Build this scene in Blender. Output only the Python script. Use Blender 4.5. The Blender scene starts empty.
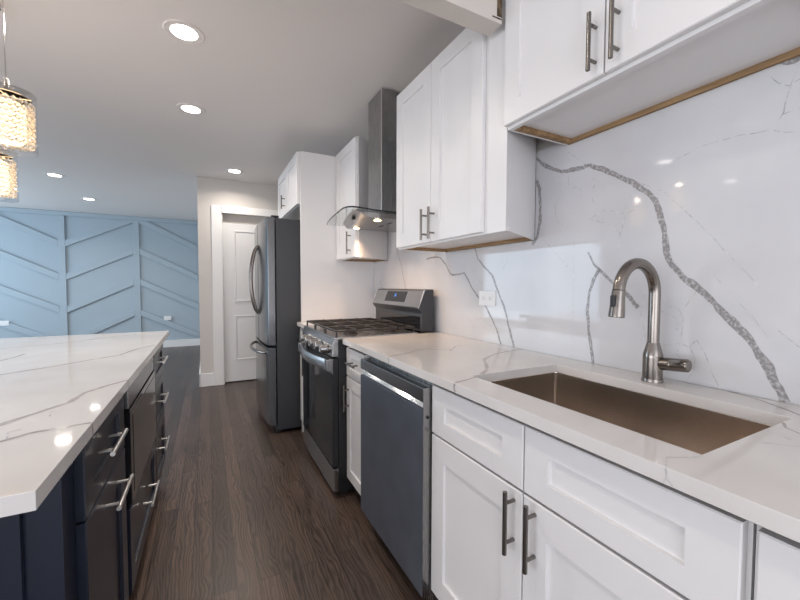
import bpy, bmesh, math, random
from mathutils import Vector, Matrix
random.seed(7)
S = bpy.context.scene
C = bpy.data.collections.new('scene'); S.collection.children.link(C)
PI = math.pi

# ------------------------------------------------------------------ camera
YAW, PITCH, ROLL = 0.4792, -0.0396, 0.0028
cy, sy, cp, sp, cr, sr = math.cos(YAW), math.sin(YAW), math.cos(PITCH), math.sin(PITCH), math.cos(ROLL), math.sin(ROLL)
Rv = Vector((cy, -sy, 0)); Hv = Vector((sy, cy, 0)); Zv = Vector((0, 0, 1))
Fv = Hv * cp + Zv * sp; Uv = -Hv * sp + Zv * cp
right = Rv * cr + Uv * sr; up = -Rv * sr + Uv * cr
cam = bpy.data.cameras.new('camera'); cam.sensor_width = 36; cam.lens = 371.1 / 800 * 36
cam.clip_start = 0.02; cam.clip_end = 100
co = bpy.data.objects.new('camera', cam); C.objects.link(co)
m3 = Matrix((right, up, -Fv)).transposed()
co.matrix_world = Matrix.Translation((-1.3191, 0, 1.2144)) @ m3.to_4x4()
S.camera = co

# ------------------------------------------------------------------ world, daylight, exposure
w = bpy.data.worlds.new('world'); S.world = w; w.use_nodes = True
wb = w.node_tree.nodes['Background']; wb.inputs[0].default_value = (0.62, 0.78, 1.0, 1); wb.inputs[1].default_value = 1.5
ZC = 2.4787

def area(name, loc, rot, sx, sy_, power, col, spread=PI):
    l = bpy.data.lights.new(name, 'AREA'); l.shape = 'RECTANGLE'; l.size = sx; l.size_y = sy_
    l.energy = power; l.color = col; l.spread = spread
    o = bpy.data.objects.new(name, l); C.objects.link(o); o.location = loc; o.rotation_euler = rot
    return o
# daylight entering by the windows of the left wall plus an added fill light behind the camera
area('daylight_far_window', (-5.515, 6.38, 1.30), (0, -PI/2, 0), 1.9, 3.4, 72, (0.70, 0.87, 1.0))
area('daylight_near_window', (-5.515, -.3, 1.05), (0, -PI/2, 0), 1.4, 3.9, 80, (1.0, 0.975, 0.98))
area('added_rear_fill', (-1.9, -2.515, 1.25), (PI/2 + .6, 0, 0), 3.0, 2.1, 66, (1.0, 0.96, 0.95))  # added fill, tilted up to brighten the near kitchen and ceiling
S.view_settings.view_transform = 'Standard'
S.view_settings.look = 'None'
S.view_settings.exposure = 0.0
S.view_settings.gamma = 1.0
S.view_settings.use_curve_mapping = False

# ------------------------------------------------------------------ materials
def mat(name, col, rough=0.5, metal=0.0, **k):
    m = bpy.data.materials.new(name); m.use_nodes = True
    b = m.node_tree.nodes['Principled BSDF']
    b.inputs['Base Color'].default_value = (*col, 1); b.inputs['Roughness'].default_value = rough
    b.inputs['Metallic'].default_value = metal
    for a, v in k.items():
        b.inputs[a.replace('_', ' ')].default_value = v
    return m
def N(m, t): return m.node_tree.nodes.new(t)
def L(m, a, b): m.node_tree.links.new(a, b)
def bsdf(m): return m.node_tree.nodes['Principled BSDF']
def noise_col(m, c1, c2, scale=(1, 1, 1), ns=4.0, detail=3.0, lo=0.35, hi=0.65):
    tc = N(m, 'ShaderNodeTexCoord'); mp = N(m, 'ShaderNodeMapping'); mp.inputs['Scale'].default_value = scale
    L(m, tc.outputs['Object'], mp.inputs['Vector'])
    n = N(m, 'ShaderNodeTexNoise'); n.inputs['Scale'].default_value = ns; n.inputs['Detail'].default_value = detail
    L(m, mp.outputs[0], n.inputs['Vector'])
    r = N(m, 'ShaderNodeValToRGB'); r.color_ramp.elements[0].position = lo; r.color_ramp.elements[1].position = hi
    r.color_ramp.elements[0].color = (*c1, 1); r.color_ramp.elements[1].color = (*c2, 1)
    L(m, n.outputs['Fac'], r.inputs['Fac']); L(m, r.outputs['Color'], bsdf(m).inputs['Base Color'])
    return n, r, mp
def noise_bump(m, ns, strength, scale=(1, 1, 1), dist=0.002):
    tc = N(m, 'ShaderNodeTexCoord'); mp = N(m, 'ShaderNodeMapping'); mp.inputs['Scale'].default_value = scale
    L(m, tc.outputs['Object'], mp.inputs['Vector'])
    n = N(m, 'ShaderNodeTexNoise'); n.inputs['Scale'].default_value = ns; n.inputs['Detail'].default_value = 4
    L(m, mp.outputs[0], n.inputs['Vector'])
    b = N(m, 'ShaderNodeBump'); b.inputs['Strength'].default_value = strength; b.inputs['Distance'].default_value = dist
    L(m, n.outputs['Fac'], b.inputs['Height']); L(m, b.outputs[0], bsdf(m).inputs['Normal'])
def brushed(name, col, rough, scale, ns=60, dk=0.82):
    m = mat(name, col, rough, 1.0)
    noise_col(m, tuple(c * dk for c in col), col, scale, ns, 2.0, 0.3, 0.7)
    tc = N(m, 'ShaderNodeTexCoord'); mp = N(m, 'ShaderNodeMapping'); mp.inputs['Scale'].default_value = scale
    L(m, tc.outputs['Object'], mp.inputs['Vector'])
    n = N(m, 'ShaderNodeTexNoise'); n.inputs['Scale'].default_value = ns; L(m, mp.outputs[0], n.inputs['Vector'])
    r = N(m, 'ShaderNodeMapRange'); r.inputs['To Min'].default_value = rough * 0.93; r.inputs['To Max'].default_value = rough * 1.08
    L(m, n.outputs['Fac'], r.inputs['Value']); L(m, r.outputs[0], bsdf(m).inputs['Roughness'])
    return m

M = {}
M['paint_white'] = mat('white_cabinet_paint', (0.72, 0.708, 0.712), 0.34)
noise_bump(M['paint_white'], 120, 0.03)
M['paint_navy'] = mat('navy_cabinet_paint', (0.011, 0.0155, 0.029), 0.28)
noise_bump(M['paint_navy'], 120, 0.03)
M['ceiling'] = mat('ceiling_paint', (0.80, 0.765, 0.745), 0.9); noise_bump(M['ceiling'], 180, 0.08)
M['wall'] = mat('greige_wall_paint', (0.63, 0.60, 0.575), 0.8); noise_bump(M['wall'], 180, 0.08)
M['beam'] = mat('beam_paint', (0.60, 0.56, 0.52), 0.8); noise_bump(M['beam'], 150, 0.08)
M['accent'] = mat('blue_grey_accent_paint', (0.385, 0.465, 0.525), 0.6); noise_bump(M['accent'], 180, 0.06)
M['trim'] = mat('white_trim_paint', (0.80, 0.80, 0.80), 0.4); noise_bump(M['trim'], 120, 0.03)
M['door'] = mat('white_door_paint', (0.74, 0.74, 0.745), 0.45); noise_bump(M['door'], 120, 0.04)
M['quartz'] = mat('white_quartz', (0.80, 0.775, 0.76), 0.055)
noise_col(M['quartz'], (0.61, 0.585, 0.57), (0.66, 0.635, 0.62), (1, 1, 1), 5, 5)
M['splash'] = mat('white_quartz_slab', (0.80, 0.79, 0.79), 0.05)
noise_col(M['splash'], (0.565, 0.565, 0.585), (0.615, 0.615, 0.63), (1, 1, 1), 3, 4)
M['vein'] = mat('grey_vein', (0.30, 0.285, 0.28), 0.16)
noise_col(M['vein'], (0.26, 0.25, 0.255), (0.56, 0.55, 0.56), (1, 1, 1), 110, 3, 0.45, 0.75)
M['vein_soft'] = mat('soft_vein', (0.46, 0.42, 0.395), 0.14)
noise_col(M['vein_soft'], (0.33, 0.295, 0.28), (0.50, 0.465, 0.445), (1, 1, 1), 40, 4, 0.35, 0.75)
M['crack'] = mat('hairline_vein', (0.46, 0.46, 0.47), 0.14)
noise_col(M['crack'], (0.36, 0.36, 0.37), (0.66, 0.66, 0.67), (1, 1, 1), 60, 3)
M['steel'] = brushed('brushed_steel', (0.36, 0.355, 0.35), 0.27, (30, 30, 0.5), 20, .93)
M['steel_h'] = brushed('brushed_steel_horizontal', (0.47, 0.465, 0.465), 0.26, (30, 0.4, 30), 20, .93)
M['sink'] = brushed('sink_steel', (0.80, 0.715, 0.64), 0.22, (60, 60, 0.35), 14, 0.93)
tg = N(M['sink'], 'ShaderNodeTangent'); tg.direction_type = 'RADIAL'; tg.axis = 'Z'; L(M['sink'], tg.outputs[0], bsdf(M['sink']).inputs['Tangent'])
bsdf(M['sink']).inputs['Anisotropic'].default_value = 0.0; bsdf(M['sink']).inputs['Anisotropic Rotation'].default_value = 0.0
M['nickel'] = brushed('brushed_nickel', (0.25, 0.225, 0.205), 0.24, (3, 3, 60), 20, .95)
M['pull'] = brushed('pull_steel', (0.22, 0.205, 0.19), 0.26, (3, 3, 60), 20, .95)
M['satin'] = brushed('satin_nickel', (0.72, 0.69, 0.66), 0.30, (3, 3, 60), 20, .96)
M['chrome'] = mat('polished_chrome', (0.80, 0.79, 0.78), 0.10, 1.0)
M['blacksteel'] = brushed('dark_stainless', (0.20, 0.20, 0.205), 0.20, (30, 30, 0.5), 20, .95)
M['darkpull'] = brushed('dark_bronze_steel', (0.17, 0.145, 0.13), 0.25, (3, 3, 60), 20, .95)
M['dw'] = brushed('slate_steel', (0.15, 0.17, 0.215), 0.42, (2, 2, 2), 5); bsdf(M['dw']).inputs['Metallic'].default_value = .55
M['fridge_side'] = mat('dark_grey_enamel', (0.038, 0.040, 0.045), 0.42); noise_bump(M['fridge_side'], 300, 0.12)
M['black'] = mat('black_plastic', (0.012, 0.012, 0.014), 0.4); noise_bump(M['black'], 200, 0.05)
M['iron'] = mat('cast_iron', (0.030, 0.024, 0.022), 0.48); noise_bump(M['iron'], 250, 0.3)
M['blackglass'] = mat('black_glass', (0.012, 0.013, 0.015), 0.06)
noise_col(M['blackglass'], (0.010, 0.011, 0.013), (0.015, 0.016, 0.018), (1, 1, 1), 3, 2)
M['smokedglass'] = mat('smoked_window_glass', (0.035, 0.033, 0.032), 0.12)
noise_col(M['smokedglass'], (0.030, 0.028, 0.028), (0.042, 0.040, 0.038), (1, 1, 1), 3, 2)
M['rawwood'] = mat('raw_plywood', (0.36, 0.22, 0.11), 0.7)
noise_col(M['rawwood'], (0.19, 0.11, 0.05), (0.33, 0.21, 0.105), (12, 1.2, 12), 6, 4)
M['darkhole'] = mat('open_framing', (0.10, 0.065, 0.04), 0.9); noise_col(M['darkhole'], (0.02, 0.014, 0.01), (0.22, 0.15, 0.09), (1, 1, 1), 45, 3)
M['plastic'] = mat('white_plastic', (0.82, 0.82, 0.82), 0.35); noise_bump(M['plastic'], 200, 0.02)
M['slot'] = mat('outlet_slot', (0.16, 0.16, 0.19), 0.5); noise_bump(M['slot'], 200, 0.02)
def emit(name, col, s, base=(0.8, 0.8, 0.8)):
    m = mat(name, base, 0.4); b = bsdf(m)
    b.inputs['Emission Color'].default_value = (*col, 1); b.inputs['Emission Strength'].default_value = s
    return m
M['lens'] = emit('lit_lens', (1.0, 0.95, 0.88), 14)
M['hoodlamp'] = emit('warm_lamp', (1.0, 0.62, 0.28), 14)
M['bulb'] = emit('warm_bulb', (1.0, 0.66, 0.34), 3.2)
M['blue_led'] = emit('blue_digits', (0.08, 0.32, 1.0), 0.6, (0.02, 0.05, 0.12))
def glassmat(name, col, rough, ior=1.45):
    m = mat(name, col, rough); b = bsdf(m); b.inputs['Transmission Weight'].default_value = 1.0; b.inputs['IOR'].default_value = ior
    return m
def thin_glass(name, tint, gloss, fres=1.45):
    m = bpy.data.materials.new(name); m.use_nodes = True; nt = m.node_tree
    nt.nodes.remove(nt.nodes['Principled BSDF'])
    out = nt.nodes['Material Output']
    t = nt.nodes.new('ShaderNodeBsdfTransparent'); t.inputs[0].default_value = (*tint, 1)
    g = nt.nodes.new('ShaderNodeBsdfGlossy'); g.inputs['Roughness'].default_value = gloss
    lw = nt.nodes.new('ShaderNodeLayerWeight'); lw.inputs[0].default_value = 0.5
    pw = nt.nodes.new('ShaderNodeMath'); pw.operation = 'POWER'; pw.inputs[1].default_value = 4.0; nt.links.new(lw.outputs['Facing'], pw.inputs[0])
    f = nt.nodes.new('ShaderNodeMath'); f.operation = 'MULTIPLY_ADD'; f.inputs[1].default_value = 0.6; f.inputs[2].default_value = 0.05; nt.links.new(pw.outputs[0], f.inputs[0])
    x = nt.nodes.new('ShaderNodeMixShader')
    nt.links.new(f.outputs[0], x.inputs[0]); nt.links.new(t.outputs[0], x.inputs[1]); nt.links.new(g.outputs[0], x.inputs[2])
    nt.links.new(x.outputs[0], out.inputs['Surface'])
    return m
M['hoodglass'] = thin_glass('clear_glass', (0.90, 0.93, 0.93), 0.03)
M['edgeglass'] = mat('dark_glass_edge', (0.02, 0.025, 0.028), 0.1); noise_bump(M['edgeglass'], 50, 0.02)
M['shadeglass'] = thin_glass('clear_shade_glass', (0.97, 0.97, 0.97), 0.04)
M['crystal'] = glassmat('crystal_beads', (1.0, 0.95, 0.86), 0.05, 1.3); bsdf(M['crystal']).inputs['Transmission Weight'].default_value = .7
M['windowglass'] = thin_glass('window_glass', (0.97, 0.98, 0.99), 0.02)

# floor: narrow dark stained oak boards running away from the camera
def floor_material():
    m = mat('dark_stained_oak', (0.04, 0.025, 0.018), 0.3)
    tc = N(m, 'ShaderNodeTexCoord'); mp = N(m, 'ShaderNodeMapping'); mp.inputs['Rotation'].default_value = (0, 0, PI/2)
    L(m, tc.outputs['Object'], mp.inputs['Vector'])
    br = N(m, 'ShaderNodeTexBrick'); br.offset = 0.37; br.offset_frequency = 2; br.squash = 1.0
    br.inputs['Scale'].default_value = 1.0; br.inputs['Brick Width'].default_value = 1.15; br.inputs['Row Height'].default_value = 0.082
    br.inputs['Mortar Size'].default_value = 0.0012; br.inputs['Mortar Smooth'].default_value = 0.2; br.inputs['Bias'].default_value = 0.0
    br.inputs['Color1'].default_value = (0, 0, 0, 1); br.inputs['Color2'].default_value = (1, 1, 1, 1); br.inputs['Mortar'].default_value = (0.5, 0.5, 0.5, 1)
    L(m, mp.outputs[0], br.inputs['Vector'])
    # grain: noise stretched along the boards, shifted from board to board
    add = N(m, 'ShaderNodeVectorMath'); add.operation = 'MULTIPLY_ADD'
    L(m, br.outputs['Color'], add.inputs[0]); add.inputs[1].default_value = (7.0, 13.0, 5.0); L(m, tc.outputs['Object'], add.inputs[2])
    mg = N(m, 'ShaderNodeMapping'); mg.inputs['Scale'].default_value = (9, 0.7, 1); L(m, add.outputs[0], mg.inputs['Vector'])
    wv = N(m, 'ShaderNodeTexNoise'); wv.inputs['Scale'].default_value = 3.0; wv.inputs['Detail'].default_value = 6; wv.inputs['Distortion'].default_value = 0.6
    wv.inputs['Roughness'].default_value = 0.62
    L(m, mg.outputs[0], wv.inputs['Vector'])
    wa = N(m, 'ShaderNodeTexWave'); wa.wave_type = 'BANDS'; wa.bands_direction = 'X'
    wa.inputs['Scale'].default_value = 2.9; wa.inputs['Distortion'].default_value = 22; wa.inputs['Detail'].default_value = 2.5; wa.inputs['Detail Scale'].default_value = 0.7
    mw_ = N(m, 'ShaderNodeMapping'); mw_.inputs['Scale'].default_value = (7, 1.5, 1); L(m, add.outputs[0], mw_.inputs['Vector']); L(m, mw_.outputs[0], wa.inputs['Vector'])
    gm = N(m, 'ShaderNodeMix'); gm.data_type = 'FLOAT'; gm.inputs[0].default_value = 0.30
    L(m, wv.outputs['Fac'], gm.inputs[2]); L(m, wa.outputs['Fac'], gm.inputs[3])
    r = N(m, 'ShaderNodeValToRGB'); e = r.color_ramp.elements
    e[0].position = 0.22; e[0].color = (0.024, 0.016, 0.0125, 1); e[1].position = 0.72; e[1].color = (0.105, 0.070, 0.055, 1)
    L(m, gm.outputs[0], r.inputs['Fac'])
    tone = N(m, 'ShaderNodeMapRange'); tone.inputs['To Min'].default_value = 0.70; tone.inputs['To Max'].default_value = 1.35
    L(m, br.outputs['Color'], tone.inputs['Value'])
    mu = N(m, 'ShaderNodeMix'); mu.data_type = 'RGBA'; mu.blend_type = 'MULTIPLY'; mu.inputs[0].default_value = 1
    L(m, r.outputs['Color'], mu.inputs[6]); L(m, tone.outputs[0], mu.inputs[7])
    mo = N(m, 'ShaderNodeMix'); mo.data_type = 'RGBA'; L(m, br.outputs['Fac'], mo.inputs[0])
    L(m, mu.outputs[2], mo.inputs[6]); mo.inputs[7].default_value = (0.008, 0.006, 0.005, 1)
    L(m, mo.outputs[2], bsdf(m).inputs['Base Color'])
    rr = N(m, 'ShaderNodeMapRange'); rr.inputs['To Min'].default_value = 0.26; rr.inputs['To Max'].default_value = 0.42
    L(m, gm.outputs[0], rr.inputs['Value']); L(m, rr.outputs[0], bsdf(m).inputs['Roughness'])
    bp = N(m, 'ShaderNodeBump'); bp.inputs['Strength'].default_value = 0.22; bp.inputs['Distance'].default_value = 0.0015
    L(m, gm.outputs[0], bp.inputs['Height']); L(m, bp.outputs[0], bsdf(m).inputs['Normal'])
    return m
M['floor'] = floor_material()

# ------------------------------------------------------------------ mesh builder
class B:
    """collects shapes into one mesh object"""
    def __init__(s): s.bm = bmesh.new()
    def box(s, x0, x1, y0, y1, z0, z1, bev=0.0, mi=0, seg=2):
        t = bmesh.new(); bmesh.ops.create_cube(t, size=1)
        for v in t.verts:
            v.co = Vector(((x0 + x1) / 2 + v.co.x * abs(x1 - x0), (y0 + y1) / 2 + v.co.y * abs(y1 - y0), (z0 + z1) / 2 + v.co.z * abs(z1 - z0)))
        if bev > 0: bmesh.ops.bevel(t, geom=t.edges[:], offset=bev, segments=seg, affect='EDGES', profile=0.5)
        return s._merge(t, mi)
    def prism(s, pts, axis, a0, a1, bev=0.0, mi=0, seg=2):
        """polygon pts (2D) extruded along axis; axis X uses (y,z), Y uses (x,z), Z uses (x,y)"""
        t = bmesh.new()
        def P(p, a):
            if axis == 'X': return (a, p[0], p[1])
            if axis == 'Y': return (p[0], a, p[1])
            return (p[0], p[1], a)
        lo = [t.verts.new(P(p, a0)) for p in pts]; hi = [t.verts.new(P(p, a1)) for p in pts]
        t.faces.new(lo[::-1]); t.faces.new(hi); n = len(pts)
        for i in range(n): t.faces.new((lo[i], lo[(i + 1) % n], hi[(i + 1) % n], hi[i]))
        bmesh.ops.recalc_face_normals(t, faces=t.faces[:])
        if bev > 0: bmesh.ops.bevel(t, geom=t.edges[:], offset=bev, segments=seg, affect='EDGES', profile=0.5)
        return s._merge(t, mi)
    def tube(s, pts, r, seg=12, mi=0, cap=True):
        """round bar through pts; r a number or one per point"""
        pts = [Vector(p) for p in pts]; n = len(pts)
        rs = r if isinstance(r, (list, tuple)) else [r] * n
        t = bmesh.new(); rings = []
        ref = None
        for i, p in enumerate(pts):
            d = (pts[min(i + 1, n - 1)] - pts[max(i - 1, 0)])
            d.normalize()
            if ref is None:
                ref = Vector((0, 0, 1)) if abs(d.z) < 0.9 else Vector((1, 0, 0))
                ref = (ref - d * ref.dot(d)).normalized()
            else:
                ref = (ref - d * ref.dot(d)).normalized()
            bi = d.cross(ref)
            rings.append([t.verts.new(p + (ref * math.cos(2 * PI * k / seg) + bi * math.sin(2 * PI * k / seg)) * rs[i]) for k in range(seg)])
        for a, b in zip(rings, rings[1:]):
            for k in range(seg): t.faces.new((a[k], a[(k + 1) % seg], b[(k + 1) % seg], b[k]))
        if cap:
            t.faces.new(rings[0][::-1]); t.faces.new(rings[-1])
        bmesh.ops.recalc_face_normals(t, faces=t.faces[:])
        return s._merge(t, mi)
    def lathe(s, c, prof, axis='Z', seg=28, mi=0):
        """profile (radius, offset along axis) turned about c"""
        t = bmesh.new(); rings = []
        for (r, h) in prof:
            ring = []
            for k in range(seg):
                a = 2 * PI * k / seg; u, v = math.cos(a) * r, math.sin(a) * r
                q = (u, v, h) if axis == 'Z' else ((h, u, v) if axis == 'X' else (u, h, v))
                ring.append(t.verts.new(Vector(c) + Vector(q)))
            rings.append(ring)
        for a, b in zip(rings, rings[1:]):
            for k in range(seg): t.faces.new((a[k], a[(k + 1) % seg], b[(k + 1) % seg], b[k]))
        if prof[0][0] > 1e-6: t.faces.new(rings[0][::-1])
        if prof[-1][0] > 1e-6: t.faces.new(rings[-1])
        bmesh.ops.remove_doubles(t, verts=t.verts[:], dist=1e-6)
        bmesh.ops.recalc_face_normals(t, faces=t.faces[:])
        return s._merge(t, mi)
    def quad(s, a, b, c, d, mi=0):
        t = bmesh.new(); t.faces.new([t.verts.new(p) for p in (a, b, c, d)]); return s._merge(t, mi)
    def _merge(s, t, mi):
        for f in t.faces: f.material_index = mi
        me = bpy.data.meshes.new('t'); t.to_mesh(me); t.free(); s.bm.from_mesh(me); bpy.data.meshes.remove(me)
        return s
    def shaker(s, sx, xf, y0, y1, z0, z1, th=0.02, fr=0.07, rec=0.008, rail=None, mi=0):
        """flat-panel door facing sx (-1 or +1 in X), front face at xf"""
        rail = rail or fr
        t = bmesh.new(); xb = xf - sx * th; e = 0.0025
        def ring(x, i_y, i_z): return [t.verts.new((x, y, z)) for y, z in ((y0 + i_y, z0 + i_z), (y1 - i_y, z0 + i_z), (y1 - i_y, z1 - i_z), (y0 + i_y, z1 - i_z))]
        rs = [ring(xb, 0, 0), ring(xf - sx * e, 0, 0), ring(xf, e, e), ring(xf, fr, rail), ring(xf - sx * rec, fr + 0.0015, rail + 0.0015)]
        t.faces.new(rs[0])
        for a, b in zip(rs, rs[1:]):
            for k in range(4): t.faces.new((a[k], a[(k + 1) % 4], b[(k + 1) % 4], b[k]))
        t.faces.new(rs[-1])
        bmesh.ops.recalc_face_normals(t, faces=t.faces[:])
        return s._merge(t, mi)
    def pull(s, sx, xf, y, z, length, vertical, r=0.006, off=0.032):
        """bar pull standing off a face at xf"""
        xb = xf + sx * off; h = length / 2
        a, b = ((xb, y, z - h), (xb, y, z + h)) if vertical else ((xb, y - h, z), (xb, y + h, z))
        s.tube([a, b], r, 14)
        for k in (-1, 1):
            p = (y, z + k * (h - 0.03)) if vertical else (y + k * (h - 0.03), z)
            s.tube([(xf - sx * 0.001, *p), (xb, *p)], r * 0.8, 10)
        return s
    def vein(s, pts, w_, n, mi=1, jit=0.004, lift=0.0004, wob=0.45, step=0.012):
        """ragged strip laid on a flat face along the 3D polyline pts; n is the face normal, w_ width (or start,end)"""
        n = Vector(n); P = [Vector(p) for p in pts]; w0, w1 = w_ if isinstance(w_, tuple) else (w_, w_)
        tot = sum((b - a).length for a, b in zip(P, P[1:])); run = 0; out = []
        ph = [random.random() * 6.28 for _ in range(4)]
        for a, b in zip(P, P[1:]):
            ln = (b - a).length; k = max(1, int(ln / step)); d = (b - a).normalized(); side = n.cross(d)
            for i in range(k):
                q = a + (b - a) * (i / k); sarc = run + ln * i / k
                o = jit * .6 * (0.6 * math.sin(sarc * 33 + ph[0]) + 0.4 * math.sin(sarc * 90 + ph[1])) + random.uniform(-0.2, 0.2) * jit
                wd = .92 * (w0 + (w1 - w0) * sarc / tot) * (1 + wob * .6 * (0.6 * math.sin(sarc * 45 + ph[2]) + random.uniform(-0.5, 0.5)))
                out.append((q + side * o + n * lift, side, max(wd, 0.0005)))
            run += ln
        out.append((P[-1] + n * lift, side, w1))
        t = bmesh.new(); prev = None
        for q, sd, wd in out:
            cur = (t.verts.new(q - sd * wd / 2), t.verts.new(q + sd * wd / 2))
            if prev: t.faces.new((prev[0], cur[0], cur[1], prev[1]))
            prev = cur
        bmesh.ops.recalc_face_normals(t, faces=t.faces[:])
        for f in t.faces:
            if f.normal.dot(n) < 0: f.normal_flip()
        return s._merge(t, mi)
    def build(s, name, mats, parent=None, smooth=35):
        me = bpy.data.meshes.new(name)
        if parent is not None: bmesh.ops.translate(s.bm, verts=s.bm.verts[:], vec=-wloc(parent))
        s.bm.to_mesh(me); s.bm.free()
        for m in (mats if isinstance(mats, (list, tuple)) else [mats]): me.materials.append(M[m])
        if smooth:
            me.polygons.foreach_set('use_smooth', [True] * len(me.polygons)); me.set_sharp_from_angle(angle=math.radians(smooth))
        o = bpy.data.objects.new(name, me); C.objects.link(o)
        if smooth:
            wn = o.modifiers.new('weighted_normal', 'WEIGHTED_NORMAL'); wn.keep_sharp = True; wn.weight = 90; wn.mode = 'FACE_AREA'
        if parent is not None: o.parent = parent
        return o
def wloc(o):
    v = Vector((0, 0, 0))
    while o is not None: v = v + o.location; o = o.parent
    return v
def thing(name, loc, label, cat, group=None):
    o = bpy.data.objects.new(name, None); C.objects.link(o); o.location = loc; o.empty_display_size = 0.05
    return tag(o, label, cat, group)
def tag(o, label, cat, group=None):
    o['label'] = label; o['category'] = cat
    if group: o['group'] = group
    return o
def struct(name, b, m, parent=None, smooth=35):
    o = b.build(name, m, parent, smooth)
    if parent is None: o['kind'] = 'structure'
    return o

# ------------------------------------------------------------------ the room
XL, YR = -5.6, -2.6          # left wall, rear wall
struct('floor', B().box(XL - .1, 0.12, YR - .1, 8.6, -0.06, 0.0), 'floor', smooth=0)
struct('ceiling', B().box(XL - .1, 0.12, YR - .1, 8.6, ZC, ZC + 0.06), 'ceiling', smooth=0)
struct('wall_right', B().box(0.014, 0.12, YR, 8.5, 0, ZC), 'wall', smooth=0)
# closet wall that closes the kitchen run, with its door opening
DX0, DX1 = -1.147, -0.43
b = B(); Y0 = 4.974
b.box(-1.4045, DX0 - .005, Y0, Y0 + .12, 0, ZC); b.box(DX1 + .005, 0.013, Y0, Y0 + .12, 0, ZC); b.box(DX0 - .005, DX1 + .005, Y0, Y0 + .12, 2.078, ZC)
b.box(-1.4045, -1.30, Y0 + .12, 8.449, 0, ZC)
struct('wall_back', b, 'wall', smooth=0)
struct('wall_far', B().box(XL, 0.013, 8.45, 8.55, 0, ZC), 'accent', smooth=0)
# left wall with two windows, rear wall with an added opening for the fill light
b = B()
b.box(XL, XL + .08, YR, -2.3, 0, ZC); b.box(XL, XL + .08, -2.3, 1.7, 0, .3); b.box(XL, XL + .08, -2.3, 1.7, 2.0, ZC)
b.box(XL, XL + .08, 1.7, 4.6, 0, ZC); b.box(XL, XL + .08, 4.6, 8.15, 0, .3); b.box(XL, XL + .08, 4.6, 8.15, 2.3, ZC); b.box(XL, XL + .08, 8.15, 8.449, 0, ZC)
struct('wall_left', b, 'wall', smooth=0)
b = B(); b.box(XL + .081, -3.4, YR, YR + .08, 0, ZC); b.box(-.4, 0.013, YR, YR + .08, 0, ZC); b.box(-3.4, -.4, YR, YR + .08, 2.3, ZC); b.box(-3.4, -.4, YR, YR + .08, 0, .2)
struct('wall_rear', b, 'wall', smooth=0)
def window(name, y0, y1, z0, z1):
    x = XL
    b = B()
    for a in ((y0, y0 + .05), (y1 - .05, y1), ((y0 + y1) / 2 - .025, (y0 + y1) / 2 + .025)): b.box(x + .01, x + .06, a[0], a[1], z0, z1, .004)
    b.box(x + .01, x + .06, y0 + .05, y1 - .05, z0, z0 + .05, .004); b.box(x + .01, x + .06, y0 + .05, y1 - .05, z1 - .05, z1, .004)
    o = struct(name, b, 'trim')
    B().box(x + .03, x + .034, y0 + .05, y1 - .05, z0 + .05, z1 - .05).build('pane', 'windowglass', o, 0)
window('window_1', -2.3, 1.7, .3, 2.0); window('window_2', 4.6, 8.15, .3, 2.3)
b = B()
for a in ((-3.4, -3.34), (-.46, -.4), (-1.93, -1.87)): b.box(a[0], a[1], YR + .01, YR + .06, .2, 2.3, .004)
b.box(-3.34, -.46, YR + .01, YR + .06, .2, .26); b.box(-3.34, -.46, YR + .01, YR + .06, 2.24, 2.3)
o = struct('added_window_3', b, 'trim'); B().box(-3.34, -.46, YR + .03, YR + .034, .26, 2.24).build('pane', 'windowglass', o, 0)  # unseen window, made up to go with the rear fill light

# accent wall mouldings: uprights, top rail, slanted boards in a chevron, each its own board
ups = [-5.64 + .09, -4.61, -3.545, -2.48, -1.42]
n = 1
def board(pts, th=.032):
    global n
    o = struct('trim_%d' % n, B().prism(pts, 'Y', 8.4499 - th, 8.4499, .003), 'accent'); n += 1
for k, x in enumerate(ups[1:4]): board([(x - .05, .14), (x + .05, .14), (x + .05, 2.40), (x - .05, 2.40)], .034)
board([(-5.5, 2.402), (-1.41, 2.402), (-1.41, 2.475), (-5.5, 2.475)], .034)
for bay in range(4):
    xa, xb = ups[bay] + .051, ups[bay + 1] - .051
    rising = bay in (0, 2)
    for j in range(6):
        c0 = 2.41 - .575 * j; c1 = 1.925 - .575 * j
        if rising: za, zb = c1, c0
        else: za, zb = c0, c1
        h = .055
        pts = [(xa, za - h), (xb, zb - h), (xb, zb + h), (xa, za + h)]
        if min(za, zb) - h < .138: continue
        if max(za, zb) + h > 2.40:
            # board meets the top rail: cut it off there
            def cut(p, q): u = (2.40 - p[1]) / (q[1] - p[1]); return (p[0] + (q[0] - p[0]) * u, 2.40)
            out = []
            for i in range(4):
                p, q = pts[i], pts[(i + 1) % 4]
                if p[1] <= 2.40: out.append(p)
                if (p[1] <= 2.40) != (q[1] <= 2.40): out.append(cut(p, q))
            pts = out
        board(pts)
def baseboard(name, pts, axis, a0, a1): struct(name, B().prism(pts, axis, a0, a1), 'trim')
struct('baseboard_far', B().box(-5.5, -1.41, 8.425, 8.4495, 0.0, .135, .004), 'trim')
b = B(); b.box(-1.42, -1.262, Y0 - .016, Y0, 0, .155, .004); b.box(-1.4205, -1.405, Y0 - .016, 8.42, 0, .155, .004)
struct('baseboard_back', b, 'trim')

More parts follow.
